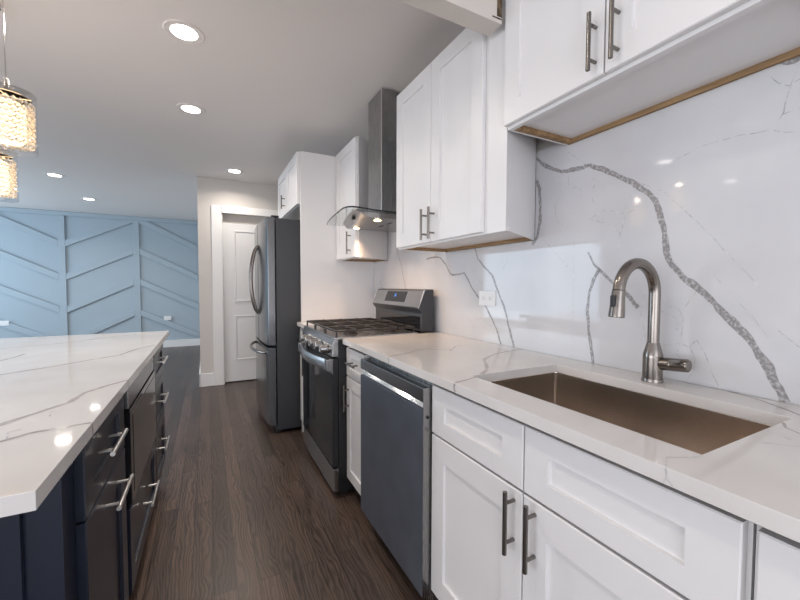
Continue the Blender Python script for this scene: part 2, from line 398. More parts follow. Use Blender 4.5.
# closet door in its white casing
cas = B()
cas.box(-1.262, -1.152, Y0 - .022, Y0, 0, 2.16, .004); cas.box(-1.150, -.43, Y0 - .022, Y0, 2.076, 2.165, .004); cas.box(-.428, -.32, Y0 - .022, Y0, 0, 2.16, .004)
cas.box(-1.1518, -1.143, Y0, Y0 + .11, 0, 2.076); cas.box(-.434, -.4252, Y0, Y0 + .11, 0, 2.076)
struct('trim_%d' % n, cas, 'trim'); n += 1
struct('trim_%d' % n, B().box(-1.142, -.435, Y0 + .075, Y0 + .11, 1.975, 2.0775), 'beam'); n += 1  # header strip in darker greige, standing in for the shadow over the door
d = B(); yf = Y0 + .05
d.box(-1.141, -.436, yf, yf + .04, .012, 1.970, .002)
dr = struct('door_1', d, 'door')
for z0, z1 in ((1.005, 1.885), (.275, .835)):
    p = B(); x0, x1 = -1.018, -.56; t = bmesh.new()
    def ring(y, i): return [t.verts.new((x, y, z)) for x, z in ((x0 + i, z0 + i), (x1 - i, z0 + i), (x1 - i, z1 - i), (x0 + i, z1 - i))]
    rs = [ring(yf - .0002, 0), ring(yf - .011, .004), ring(yf - .011, .016), ring(yf - .0008, .022), ring(yf - .0008, .036), ring(yf - .009, .060)]
    for a, c in zip(rs, rs[1:]):
        for k in range(4): t.faces.new((a[k], a[(k + 1) % 4], c[(k + 1) % 4], c[k]))
    t.faces.new(rs[-1]); bmesh.ops.recalc_face_normals(t, faces=t.faces[:])
    p._merge(t, 0).build('raised_panel', 'door', dr)
d = B(); d.lathe((-.50, yf - .002, .95), [(.028, 0), (.028, -.006), (.010, -.010), (.010, -.04), (.026, -.05), (.028, -.065), (.015, -.076), (0, -.077)], 'Y'); d.build('door_knob', 'pull', dr)

# ceiling beam crossing above the wall cabinets, its end left open
BX, BY0, BY1, BZ = -.36, 1.054, 1.129, 2.156
bm_ = struct('ceiling_beam', B().box(-5.5, BX, BY0, BY1, BZ, ZC - .0005, .002), 'beam')
b = B(); b.box(-.384, -.362, BY0 - .0015, BY0, 2.178, 2.34); b.box(-.405, -.362, BY0 - .0015, BY0, 2.169, 2.173); b.box(-.380, -.374, BY0 - .006, BY0 - .001, 2.185, 2.30); b.box(-.378, -.365, BY0 - .004, BY0 - .001, 2.215, 2.222)
b.build('exposed_framing', 'darkhole', bm_)

# ------------------------------------------------------------------ backsplash slab with its veins
def cracks(b, start, ang, ln, n_, face, depth=0, wd=.0016):
    """hairline vein wandering from start, with forks; face 'X' (wall, y/z) or 'Z' (counter, x/y)"""
    p = Vector(start); a = ang; pts = [p.copy()]; nseg = max(2, int(ln / .03)); forks = []
    for i in range(nseg):
        a += random.uniform(-.75, .75); st = ln / nseg
        d = Vector((0, math.cos(a), math.sin(a))) if face == 'X' else Vector((math.cos(a), math.sin(a), 0))
        p = p + d * st; pts.append(p.copy())
        if depth < 2 and random.random() < .33: forks.append((p.copy(), a + random.choice((-1, 1)) * random.uniform(.7, 1.3)))
    b.vein(pts, (wd, wd * .6), (-1, 0, 0) if face == 'X' else (0, 0, 1), 2, .0012, .0003, .5)
    for q, fa in forks: cracks(b, q, fa, ln * .5, n_, face, depth + 1, wd * .8)
T = lambda *yz: [(0, y, z) for y, z in yz]
b = B()
outl = [(-.6, .9155), (3.0715, .9155), (3.0715, 1.418), (2.757, 1.418), (2.757, 1.92), (1.928, 1.92), (1.928, 1.418), (1.2165, 1.418), (1.2165, 1.812), (-.6, 1.812)]
b.prism(outl, 'X', 0.0, 0.0135)
nx = (-1, 0, 0)
b.vein(T((1.2165, 1.785), (1.16, 1.735), (1.084, 1.689), (1.05, 1.684), (.951, 1.680), (.87, 1.63), (.792, 1.58), (.74, 1.53), (.711, 1.499), (.69, 1.44), (.682, 1.395), (.672, 1.32), (.655, 1.285), (.615, 1.235), (.57, 1.197), (.535, 1.159), (.50, 1.12), (.467, 1.08), (.438, 1.035), (.413, .993), (.395, .95), (.382, .9158)), (.016, .023), nx, 1, .004)
b.vein(T((1.212, 1.687), (1.196, 1.64), (1.188, 1.57), (1.190, 1.50), (1.205, 1.43), (1.23, 1.40)), .016, nx, 1, .003)
b.vein(T((.951, 1.346), (.925, 1.30), (.899, 1.274), (.85, 1.225), (.81, 1.20), (.777, 1.165), (.755, 1.14)), (.008, .016), nx, 1, .003)
b.vein(T((.905, 1.275), (.925, 1.24), (.939, 1.198), (.948, 1.12), (.94, 1.03), (.925, .97), (.919, .9158)), .013, nx, 1, .003)
b.vein(T((1.640, 1.4178), (1.614, 1.36), (1.56, 1.315), (1.499, 1.269), (1.46, 1.20), (1.43, 1.15), (1.40, 1.092), (1.37, 1.01), (1.336, .9158)), (.012, .014), nx, 1, .003)
b.vein(T((2.15, 1.392), (2.06, 1.398), (1.988, 1.395), (1.93, 1.35), (1.87, 1.282), (1.80, 1.278), (1.737, 1.286), (1.70, 1.25), (1.66, 1.20), (1.61, 1.151), (1.54, 1.10), (1.511, 1.059), (1.46, .99), (1.44, .95), (1.425, .9158)), (.012, .011), nx, 1, .003)
b.vein(T((2.62, 1.53), (2.58, 1.47), (2.52, 1.37), (2.46, 1.22), (2.40, 1.05), (2.38, .93)), .006, nx, 1, .003)
b.vein(T((2.9, 1.25), (2.86, 1.15), (2.80, 1.02), (2.76, .93)), .005, nx, 1, .003)
b.vein(T((.33, 1.811), (.385, 1.79), (.44, 1.811)), .03, nx, 1, .004)
for pl in (((.395, 1.805), (.388, 1.752), (.398, 1.724), (.407, 1.661), (.427, 1.623), (.495, 1.634), (.589, 1.631), (.66, 1.61)), ((.398, 1.724), (.42, 1.74), (.435, 1.762)), ((.39, 1.73), (.37, 1.735), (.33, 1.74)),
           ((.427, 1.623), (.405, 1.61), (.37, 1.60)), ((.41, 1.655), (.378, 1.661), (.34, 1.69)),
           ((1.05, 1.76), (.96, 1.68), (.80, 1.59), (.685, 1.519), (.609, 1.432), (.531, 1.333), (.44, 1.21)),
           ((1.09, 1.69), (1.085, 1.60), (1.11, 1.55), (1.10, 1.49), (1.04, 1.45)), ((1.05, 1.684), (1.045, 1.62), (.99, 1.60), (.985, 1.56)), ((.943, 1.675), (.93, 1.60), (.945, 1.57), (.93, 1.53)),
           ((.94, 1.47), (.87, 1.44), (.83, 1.41), (.826, 1.397), (.83, 1.34)), ((.96, 1.47), (.88, 1.50), (.82, 1.47), (.79, 1.53), (.77, 1.55)), ((.826, 1.40), (.806, 1.465), (.76, 1.49)), ((1.17, 1.42), (1.11, 1.36), (1.02, 1.27)),
           ((.602, 1.172), (.615, 1.15), (.63, 1.139), (.615, 1.11), (.637, 1.075)), ((.718, 1.161), (.674, 1.127), (.638, 1.113), (.63, 1.08)), ((.63, 1.139), (.65, 1.15), (.68, 1.13)), ((.60, 1.17), (.577, 1.218), (.60, 1.22)),
           ((.683, 1.02), (.647, 1.026), (.625, 1.035), (.597, 1.024), (.583, .989), (.585, .952), (.60, .93)), ((.625, 1.035), (.618, 1.086)), ((.597, 1.03), (.58, 1.051), (.555, 1.009), (.54, .96), (.523, .923)), ((.625, 1.03), (.633, 1.0), (.62, .985)), ((.735, 1.20), (.745, 1.12), (.73, 1.04), (.72, 1.0)),
           ((1.72, 1.26), (1.68, 1.29), (1.64, 1.30), (1.61, 1.24), (1.57, 1.22)), ((1.64, 1.30), (1.66, 1.33)), ((1.70, 1.03), (1.66, 1.0), (1.64, .97)), ((1.60, 1.05), (1.55, 1.02), (1.50, 1.0), (1.47, 1.02)), ((1.56, 1.03), (1.54, .98)), ((1.40, 1.40), (1.39, 1.33), (1.43, 1.29)), ((.40, 1.10), (.36, 1.06), (.32, 1.03))):
    b.vein(T(*pl), .0022, nx, 2, .0025, .0003, .5)
b.vein(T((1.013, 1.40), (1.013, .9158)), .0012, nx, 2, 0, .0003, 0)
b.vein(T((.545, 1.25), (.46, 1.14), (.40, 1.05)), .0012, nx, 2, .002)
sp_ = b.build('backsplash', ['splash', 'vein', 'crack'])
tag(sp_, 'glossy white slab backsplash with thick grey veins behind the sink and range', 'backsplash')

# ------------------------------------------------------------------ countertops
CT, CB = .915, .885
SX0, SX1, SY0, SY1 = -.5419, -.1386, .3283, .9754       # sink cut-out
def slab(b, xs, ys, hole, z0=CB, z1=CT):
    t = bmesh.new(); V = {}
    def v(i, j, k):
        if (i, j, k) not in V: V[(i, j, k)] = t.verts.new((xs[i], ys[j], (z0, z1)[k]))
        return V[(i, j, k)]
    nx_, ny_ = len(xs) - 1, len(ys) - 1
    def solid(i, j): return 0 <= i < nx_ and 0 <= j < ny_ and (i, j) != hole
    for i in range(nx_):
        for j in range(ny_):
            if not solid(i, j): continue
            t.faces.new((v(i, j, 1), v(i + 1, j, 1), v(i + 1, j + 1, 1), v(i, j + 1, 1)))
            t.faces.new((v(i, j, 0), v(i, j + 1, 0), v(i + 1, j + 1, 0), v(i + 1, j, 0)))
            for (di, dj, p, q) in ((-1, 0, (i, j), (i, j + 1)), (1, 0, (i + 1, j), (i + 1, j + 1)), (0, -1, (i, j), (i + 1, j)), (0, 1, (i, j + 1), (i + 1, j + 1))):
                if not solid(i + di, j + dj): t.faces.new((v(*p, 0), v(*q, 0), v(*q, 1), v(*p, 1)))
    bmesh.ops.recalc_face_normals(t, faces=t.faces[:])
    ed = [e for e in t.edges if len(e.link_faces) == 2 and e.link_faces[0].normal.angle(e.link_faces[1].normal) > 1]
    bmesh.ops.bevel(t, geom=ed, offset=.0015, segments=2, affect='EDGES', profile=.5)
    return b._merge(t, 0)
K = lambda *xy: [(x, y, CT) for x, y in xy]
nz = (0, 0, 1)
b = slab(B(), [-.65, SX0, SX1, -.001], [-.6, SY0, SY1, 1.985], (1, 1))
b.vein(K((-.6485, 1.392), (-.56, 1.42), (-.47, 1.47), (-.413, 1.486), (-.36, 1.44), (-.311, 1.405)), (.008, .007), nz, 1)
b.vein(K((-.34, 1.39), (-.29, 1.43), (-.24, 1.49), (-.19, 1.50)), .005, nz, 1)
b.vein(K((-.648, .923), (-.60, .935), (-.55, .950), (-.5435, .952)), .009, nz, 1, .003)
b.vein(K((-.50, .978), (-.45, 1.01), (-.41, 1.054), (-.37, 1.11), (-.335, 1.159), (-.28, 1.20), (-.205, 1.24), (-.10, 1.265), (-.005, 1.275)), (.016, .010), nz, 1, .003)
b.vein(K((-.003, .50), (-.02, .444), (-.06, .38), (-.098, .327), (-.13, .27), (-.16, .20)), .007, nz, 1, .003)
b.vein(K((-.20, .326), (-.237, .31), (-.256, .284), (-.29, .23)), .006, nz, 1, .003)
b.vein(K((-.6485, .332), (-.61, .35), (-.575, .333), (-.55, .325)), .002, nz, 2, .002)
b.vein(K((-.10, .62), (-.115, .605), (-.135, .60)), .002, nz, 2, .002)
b.vein([(-.6502, .923, .914), (-.6502, .925, .90), (-.6502, .92, .886)], .010, (-1, 0, 0), 1, .001, .0004)
b.vein([(-.6502, 1.392, .914), (-.6502, 1.39, .886)], .007, (-1, 0, 0), 1, .001, .0004)
b.vein([(-.6502, .332, .914), (-.6502, .33, .90), (-.6502, .335, .889)], .003, (-1, 0, 0), 2, .001, .0004)
b.vein([(-.6502, .33, .897), (-.6502, .32, .888)], .002, (-1, 0, 0), 2, .001, .0004)
b.vein([(-.6502, .85, .902), (-.6502, .842, .897)], .002, (-1, 0, 0), 2, .001, .0004)
for pl in (((-.30, .30), (-.33, .25), (-.40, .22)), ((-.33, .25), (-.36, .28), (-.39, .31)), ((-.25, .15), (-.30, .10))): b.vein(K(*pl), .0022, nz, 2, .002)
tag(b.build('countertop', ['quartz', 'vein_soft', 'crack']), 'long white quartz countertop with the sink cut into it', 'countertop', 'white quartz countertops')
b = slab(B(), [-.677, -.4, -.001], [2.742, 2.9, 3.048], None)
tag(b.build('countertop', 'quartz'), 'narrow piece of white quartz countertop between range and tall fridge panel', 'countertop', 'white quartz countertops')
b = slab(B(), [-2.78, -2.0, -1.5447], [.7118, 2.0, 2.83], None)
b.vein(K((-1.85, .84), (-1.715, 1.083), (-1.672, 1.152), (-1.634, 1.216), (-1.623, 1.299), (-1.59, 1.36), (-1.546, 1.417)), (.018, .012), nz, 1, .003)
b.vein(K((-1.80, .80), (-1.673, .965), (-1.64, .997), (-1.59, 1.005), (-1.546, 1.011)), .012, nz, 1, .003)
b.vein(K((-2.3, 1.35), (-2.1, 1.54), (-1.93, 1.685), (-1.829, 1.768), (-1.736, 1.862), (-1.652, 1.939), (-1.613, 2.085), (-1.553, 2.185)), (.014, .012), nz, 1, .003)
b.vein(K((-2.5, 1.75), (-2.2, 1.90), (-2.04, 1.994), (-2.025, 2.08), (-2.018, 2.147)), .011, nz, 1, .003)
b.vein(K((-2.5, 2.2), (-2.173, 2.365), (-2.05, 2.43), (-1.968, 2.462), (-1.89, 2.55), (-1.815, 2.632), (-1.70, 2.70)), .010, nz, 1, .003)
b.vein(K((-1.64, 1.10), (-1.65, 1.14), (-1.63, 1.15)), .003, nz, 2, .003); b.vein(K((-1.67, .98), (-1.68, 1.02), (-1.665, 1.03)), .003, nz, 2, .003)
b.vein([(-1.5445, 1.011, .914), (-1.5445, 1.013, .886)], .007, (1, 0, 0), 1, .001, .0004)
b.vein([(-1.5445, 1.417, .914), (-1.5445, 1.42, .886)], .009, (1, 0, 0), 1, .001, .0004)
tag(b.build('countertop', ['quartz', 'vein_soft', 'crack']), 'large white quartz slab with grey veins topping the navy island', 'countertop', 'white quartz countertops')

# ------------------------------------------------------------------ base cabinets of the sink wall
XC, XD = -.597, -.617       # carcass front, door front
def base_unit(y0, y1, label, fronts, pulls, xd=XD, navy=False):
    """fronts: (kind, y0, y1, z0, z1, frame, rail) facing the aisle; pulls: {index: (y, z, length, vertical)}"""
    t = thing('base_cabinet', (-.30, (y0 + y1) / 2, 0), label, 'cabinet', 'white base cabinets')
    c = B(); e = .0008; xc = xd + .02
    for ya in (y0 + e, y1 - e - .018): c.box(xc, -.003, ya, ya + .018, .105, CB - .026); c.box(xc + .10, -.003, ya, ya + .018, CB - .026, CB - .001)
    c.box(xc, -.003, y0 + .019, y1 - .019, .105, .123); c.box(-.021, -.003, y0 + .019, y1 - .019, .123, CB - .001)
    c.box(xc, xc + .018, y0 + .019, y1 - .019, .123, .135)
    c.build('carcass', 'paint_white', t, 0)
    B().box(xc + .07, xc + .085, y0 + .001, y1 - .001, 0, .1045).build('toe_kick', 'paint_white', t, 0)
    for i, (kind, a0, a1, z0, z1, fr, rail) in enumerate(fronts):
        f = B().shaker(-1, xd, a0, a1, z0, z1, .0195, fr, .009, rail).build(kind, 'paint_white', t, 30)
        if i in pulls:
            B().pull(-1, xd, *pulls[i]).build('handle', 'pull', f)
    return t
base_unit(.236, 1.106, 'white sink cabinet with two long bar handles under the sink',
          [('door', .675, 1.103, .112, .686, .073, .077), ('door', .243, .671, .112, .686, .073, .077), ('false_drawer_front', .675, 1.103, .693, .862, .075, .055), ('false_drawer_front', .243, .671, .693, .862, .073, .052)],
          {0: (.702, .603, .165, True), 1: (.632, .603, .165, True)})
base_unit(-.45, .234, 'white cabinet at the right edge of the photo beside the sink cabinet',
          [('drawer', -.445, .226, .693, .860, .075, .055), ('door', -.107, .226, .112, .686, .073, .077), ('door', -.445, -.111, .112, .686, .073, .077)],
          {0: (-.11, .777, .16, False), 1: (-.08, .603, .165, True), 2: (-.138, .603, .165, True)})
base_unit(1.724, 1.998, 'slim white cabinet with drawer squeezed between range and dishwasher',
          [('drawer', 1.727, 1.995, .705, .862, .048, .045), ('door', 1.727, 1.995, .112, .698, .050, .06)],
          {0: (1.86, .79, .13, False), 1: (1.955, .585, .15, True)}, xd=-.624)
base_unit(2.744, 3.047, 'white cabinet beyond the range, against the tall fridge panel',
          [('drawer', 2.748, 3.043, .705, .862, .06, .045), ('door', 2.748, 3.043, .112, .698, .06, .06)],
          {0: (2.91, .785, .13, False), 1: (2.82, .60, .15, True)}, xd=-.655)

# ------------------------------------------------------------------ sink and faucet
t = thing('kitchen_sink', (-.34, .65, .66), 'wide stainless undermount sink set into the white countertop', 'sink')
b = B(); g = .004; x0, x1, y0, y1, zb, zt = SX0 - g, SX1 + g, SY0 - g, SY1 + g, .66, CB - .0008
tm = bmesh.new()
def rr(x0, x1, y0, y1, r, z, seg=5):
    out = []
    for cx, cy_, a0 in ((x1 - r, y1 - r, 0), (x0 + r, y1 - r, PI / 2), (x0 + r, y0 + r, PI), (x1 - r, y0 + r, 1.5 * PI)):
        for k in range(seg + 1):
            a = a0 + PI / 2 * k / seg; out.append(tm.verts.new((cx + r * math.cos(a), cy_ + r * math.sin(a), z)))
    return out
rings = [rr(x0 - .02, x1 + .02, y0 - .02, y1 + .02, .015, zt - .002), rr(x0 - .02, x1 + .02, y0 - .02, y1 + .02, .015, zt), rr(x0, x1, y0, y1, .012, zt), rr(x0 + .001, x1 - .001, y0 + .001, y1 - .001, .012, zt - .003)]
rings += [rr(x0 + .003, x1 - .003, y0 + .003, y1 - .003, .012, zb + .02), rr(x0 + .006, x1 - .006, y0 + .006, y1 - .006, .014, zb + .008), rr(x0 + .018, x1 - .018, y0 + .018, y1 - .018, .02, zb)]
for a, c in zip(rings, rings[1:]):
    for k in range(len(a)): tm.faces.new((a[k], a[(k + 1) % len(a)], c[(k + 1) % len(a)], c[k]))
tm.faces.new(rings[-1]); bmesh.ops.recalc_face_normals(tm, faces=tm.faces[:])
if rings[-1] and sum((f.normal.z for f in tm.faces if len(f.verts) > 10)) < 0: bmesh.ops.reverse_faces(tm, faces=tm.faces[:])
b._merge(tm, 0).build('basin', 'sink', t, 40)
b = B(); b.lathe((-.30, .65, zb), [(.045, .0006), (.045, .002), (.036, .003), (.030, -.0005), (.006, .001), (0, .001)]); b.build('drain', 'chrome', t)

FX, FY = -.078, .662
t = thing('faucet', (FX, FY, CT), 'brushed nickel pull-down kitchen faucet standing behind the sink', 'faucet')
b = B(); b.lathe((FX, FY, CT), [(.030, .0005), (.030, .006), (.0275, .010), (.0275, .075), (.027, .085), (.0225, .103), (.0185, .118), (.0175, .122)], seg=32)
b.build('base', 'nickel', t)
R_ = .092; zc = 1.19; pts = [(FX, FY, CT + .12 + (zc - CT - .12) * k / 6) for k in range(7)]
for k in range(1, 17):
    a = PI * k / 17 * 1.02; pts.append((FX - R_ + R_ * math.cos(a), FY, zc + R_ * math.sin(a)))
b = B(); b.tube(pts, .0165, 20); b.build('spout', 'nickel', t)
e = Vector(pts[-1]); dirv = Vector((-.10, 0, -1)).normalized()
b = B(); b.tube([e + dirv * s for s in (.0005, .004, .03, .075, .079)], [.0172, .0178, .0185, .0215, .020], 20); b.build('spray_head', 'nickel', t)
b = B(); q = e + dirv * .030; b.box(q.x - .028, q.x - .016, q.y - .007, q.y + .007, q.z - .017, q.z + .017, .004); b.build('spray_button', 'black', t)
b = B(); b.tube([(FX + .003, FY - .005, .972), (FX + .003, FY - .05, .977), (FX + .003, FY - .054, .977)], [.0195, .0195, .018], 20); b.build('valve_barrel', 'nickel', t)
hd = B(); hd.tube([(FX + .003, FY - .055, .977), (FX + .003, FY - .094, .981), (FX + .003, FY - .098, .981)], [.0195, .0195, .0165], 20)
hd.tube([(FX + .003, FY - .08, .985), (FX - .03, FY - .082, .992), (FX - .072, FY - .084, .998)], [.008, .006, .005], 10)
hd.build('lever_handle', 'nickel', t)

# ------------------------------------------------------------------ dishwasher
DY0, DY1, DXF = 1.112, 1.718, -.648
t = thing('dishwasher', (-.32, 1.42, 0), 'slate grey dishwasher with a steel pocket handle under the counter', 'dishwasher')
B().box(-.575, -.03, DY0 + .006, DY1 - .006, .015, .868, .003).build('tub', 'fridge_side', t)
B().box(-.60, -.5755, DY0 + .004, DY1 - .004, .02, .862).build('inner_door', 'steel', t)
B().box(DXF, -.601, DY0 + .001, DY1 - .001, .085, .772, .003, seg=2).build('door_panel', ['dw'], t)
B().box(DXF + .001, -.601, DY0 - .0005, DY0 + .0009, .087, .845).build('side_flange', 'steel', t, 0)
b = B(); b.prism([(DXF + .012, .7735), (-.601, .7735), (-.601, .80), (DXF + .03, .80)], 'Y', DY0 + .001, DY1 - .001); b.build('pocket_handle', 'chrome', t)
B().box(DXF, -.601, DY0 + .001, DY1 - .001, .801, .850, .003).build('control_strip', 'steel_h', t)
B().box(-.56, -.545, DY0 + .01, DY1 - .01, 0, .083).build('toe_kick', 'black', t)
b = B()
b.tube([(-.63, DY0 - .0006, .745), (-.63, DY0 - .003, .745)], .006, 12); b.build('side_screw', 'black', t)

# ------------------------------------------------------------------ gas range
RY0, RY1 = 2.003, 2.737
t = thing('gas_range', (-.36, 2.35, 0), 'stainless freestanding gas range with black oven glass and grates', 'range')
B().box(-.668, -.035, RY0, RY1, .025, .905, .003).build('body', 'black', t)
for y in (RY0 + .05, RY1 - .05):
    for x in (-.62, -.10): B().lathe((x, y, 0), [(.018, .0005), (.018, .01), (.010, .014), (.010, .026)], seg=14).build('foot', 'black', t)
B().prism([(-.706, .812), (-.669, .812), (-.669, .915), (-.684, .915), (-.704, .882)], 'Y', RY0 + .002, RY1 - .002, .002).build('control_panel', 'steel_h', t)
cp_ = t.children[-1]
for i in range(5):
    y = 2.098 + .124 * i
    k = B(); k.lathe((-.7063, y, .846), [(.029, 0), (.029, -.006), (.025, -.008), (.023, -.036), (.020, -.040), (0, -.040)], 'X', 24)
    k.box(-.7540, -.7460, y - .004, y + .004, .828, .864, .0015); k.build('knob', 'steel', cp_)
od = B().box(-.700, -.669, RY0 + .002, RY1 - .002, .176, .800, .003).build('oven_door', 'black', t)
B().box(-.7035, -.7005, RY0 + .003, RY1 - .003, .715, .800, .001).build('door_top_rail', 'steel_h', od)
B().box(-.7030, -.7005, RY0 + .004, RY1 - .004, .180, .712, .001).build('oven_glass', 'blackglass', od)
h = []
b = B()
for k in range(17):
    f = k / 16; h.append((-.724 - .042 * math.sin(PI * f), RY0 + .012 + f * (RY1 - RY0 - .024)))
tm = bmesh.new(); prev = None
for x, y in h:
    cur = [tm.verts.new(p) for p in ((x + .010, y, .738), (x + .012, y, .790), (x - .004, y, .796), (x - .010, y, .780), (x - .010, y, .748), (x - .004, y, .734))]
    if prev:
        for k in range(6): tm.faces.new((prev[k], prev[(k + 1) % 6], cur[(k + 1) % 6], cur[k]))
    else: tm.faces.new(cur)
    prev = cur
tm.faces.new(prev); bmesh.ops.recalc_face_normals(tm, faces=tm.faces[:]); b._merge(tm, 0)
for y in (RY0 + .004, RY1 - .044): b.box(-.738, -.7036, y, y + .04, .732, .798, .004)
b.build('handle', 'steel_h', od, 50)
B().box(-.7005, -.669, RY0 + .002, RY1 - .002, .036, .168, .004).build('storage_drawer', 'steel_h', t)
ck = B(); ck.box(-.69, -.150, RY0 + .001, RY1 - .001, .9052, .920, .004); ck.build('cooktop', 'steel_h', t)
# three cast iron grates, burners below
for gi in range(3):
    ya = RY0 + .016 + gi * .236; yb = ya + .229; x0, x1 = -.672, -.168; zt = .956; g = B(); r = .005
    for x in (x0, x1): g.box(x - r, x + r, ya, yb, zt - .010, zt, .0015)
    for y in (ya + r, yb - r): g.box(x0, x1, y - r, y + r, zt - .010, zt, .0015)
    for x in (x0 + .12, (x0 + x1) / 2, x1 - .12): g.box(x - .004, x + .004, ya, yb, zt - .010, zt + .003, .0015)
    for y in (ya + (yb - ya) / 2,): g.box(x0, x1, y - .004, y + .004, zt - .010, zt + .003, .0015)
    for x in (x0, x1):
        for y in (ya + r, yb - r): g.box(x - r, x + r, y - r, y + r, .9203, zt - .012, .001)
    g.build('grate', 'iron', t)
for (x, y, r) in ((-.55, 2.131, .045), (-.29, 2.131, .038), (-.42, 2.384, .05), (-.55, 2.631, .05), (-.29, 2.631, .036)):
    k = B(); k.lathe((x, y, .9203), [(r, 0), (r, .008), (r * .8, .010), (r * .8, .018), (r * .72, .022), (0, .022)]); k.build('burner', 'iron', t)
bg = B(); bg.prism([(-.035, .9205), (-.120, .9205), (-.120, 1.035), (-.146, 1.07), (-.100, 1.182), (-.060, 1.188), (-.035, 1.188)], 'Y', RY0 + .002, RY1 - .002, .003)
bgo = bg.build('backguard', 'fridge_side', t)
def on_panel(y0, y1, f0, f1, lift): # rectangle on the sloping face between (-.146,1.07) and (-.100,1.182)
    p0, p1 = Vector((-.146, 0, 1.07)), Vector((-.100, 0, 1.182)); dv = p1 - p0; nn = Vector((-dv.z, 0, dv.x)).normalized()
    a, c = p0 + dv * f0, p0 + dv * f1
    return [(q + nn * l + Vector((0, y, 0))) for l in (lift, .0003) for q, y in ((a, y0), (a, y1), (c, y1), (c, y0))]
def panel_box(pts):
    b = B(); tm = bmesh.new(); v = [tm.verts.new(p) for p in pts]
    tm.faces.new(v[:4]); tm.faces.new(v[4:][::-1])
    for i in range(4): tm.faces.new((v[i], v[4 + i], v[4 + (i + 1) % 4], v[(i + 1) % 4]))
    bmesh.ops.recalc_face_normals(tm, faces=tm.faces[:]); return b._merge(tm, 0)
panel_box(on_panel(RY0 + .006, RY1 - .006, .04, .97, .002)).build('fascia', 'steel_h', bgo)
panel_box(on_panel(2.22, 2.53, .26, .90, .0035)).build('display', 'blackglass', bgo)
panel_box(on_panel(2.366, 2.392, .56, .74, .0045)).build('display_digits', 'blue_led', bgo)
for y in (RY0 + .003, RY1 - .013): B().prism([(-.1475, 1.068), (-.1445, 1.068), (-.0985, 1.184), (-.1035, 1.184)], 'Y', y, y + .010).build('end_trim', 'chrome', bgo)
B().box(-.1225, -.1205, RY0 + .03, RY1 - .03, .935, 1.015).build('lower_panel', 'blackglass', bgo)

# ------------------------------------------------------------------ refrigerator, its side panel and the cabinet above
t = thing('refrigerator', (-.45, 3.55, 0), 'dark stainless french door refrigerator with bottom freezer drawer', 'refrigerator')
GY0, GY1, GM = 3.10, 3.985, 3.5425
B().box(-.826, -.06, GY0, GY1, .03, 1.748, .004).build('cabinet_body', 'fridge_side', t)
def bow(y): return -.893 - .020 * (1 - ((y - GM) / (GY1 - GY0) * 2) ** 2)
def fdoor(y0, y1, z0, z1, name, mt):
    b = B(); ys = [y0 + (y1 - y0) * k / 10 for k in range(11)]
    pts = [(-.8345, y1), (-.8345, y0)] + [(bow(y) + (.004 if y in (ys[0], ys[-1]) else 0), y) for y in ys]
    b.prism(pts, 'Z', z0, z1, .003); return b.build(name, mt, t, 30)
dR = fdoor(GY0, GM - .002, .728, 1.752, 'door', 'blacksteel')
dL = fdoor(GM + .002, GY1, .728, 1.752, 'door', 'blacksteel')
dF = fdoor(GY0, GY1, .075, .708, 'freezer_drawer', 'blacksteel')
for d_, y in ((dR, GM - .045), (dL, GM + .045)):
    pts = [(-.912 - .062 * math.sin(PI * f) ** .6, y, .96 + .60 * f) for f in [k / 18 for k in range(19)]]
    B().tube(pts, .0125, 14).build('handle', 'darkpull', d_)
ph = []
for k in range(19):
    f = k / 18; y = GY0 + .10 + f * (GY1 - GY0 - .20); ph.append((bow(y) + .004 - .066 * math.sin(PI * f) ** .6, y, .655))
B().tube(ph, .0125, 14).build('handle', 'nickel', dF)
for y in (GY0 + .002, GY1 - .05): B().box(-.86, -.80, y, y + .048, 1.7535, 1.768, .003).build('hinge_cover', 'black', t)
for y in (GY0 + .05, GY1 - .05):
    for x in (-.80, -.12): B().lathe((x, y, 0), [(.02, .0005), (.02, .029)], seg=14).build('foot', 'black', t)
B().box(-.83, -.815, GY0 + .01, GY1 - .01, .012, .072).build('toe_grille', 'black', t)
pn = B().box(-.640, -.0005, 3.050, 3.072, 0.0, 2.29, .0015).build('fridge_panel', 'paint_white')
tag(pn, 'tall plain white end panel standing between refrigerator and range counter', 'panel')

def wall_unit(name, label, foot, z0, z1, xd, doors, pulls, rails=(), frame=.07):
    """foot: carcass footprint polygon (x,y) counterclockwise from above; open recess below with raw wood strips"""
    t = thing(name, (foot[0][0], foot[0][1], z0), label, 'cabinet', 'white wall cabinets')
    B().prism(foot, 'Z', z0 + .018, z1).build('carcass', 'paint_white', t, 0)
    return t
def skirt(t, y0, y1, z0, xf, y1b=None, y0b=None):
    """face frame and bottom rim below the carcass floor"""
    y0b = y0 if y0b is None else y0b; y1b = y1 if y1b is None else y1b
    b = B(); b.box(xf, xf + .019, y0, y1, z0, z0 + .0179)
    b.prism([(xf + .0192, y0), (-.003, y0b), (-.003, y0b + .006), (xf + .0192, y0 + .006)], 'Z', z0, z0 + .0179)
    b.prism([(xf + .0192, y1), (-.003, y1b), (-.003, y1b - .006), (xf + .0192, y1 - .006)], 'Z', z0, z0 + .0179)
    b.build('bottom_rim', 'paint_white', t, 0)
    w_ = B(); w_.box(-.0145, -.0035, y0b + .0065, y1b - .0065, z0 + .001, z0 + .0178)
    w_.prism([(xf + .0195, y1 - .0065), (-.015, y1b - .0065), (-.015, y1b - .027), (xf + .0195, y1 - .027)], 'Z', z0 + .001, z0 + .0178)
    w_.build('hanging_rail', 'rawwood', t, 0)
XW, XWD = -.326, -.346
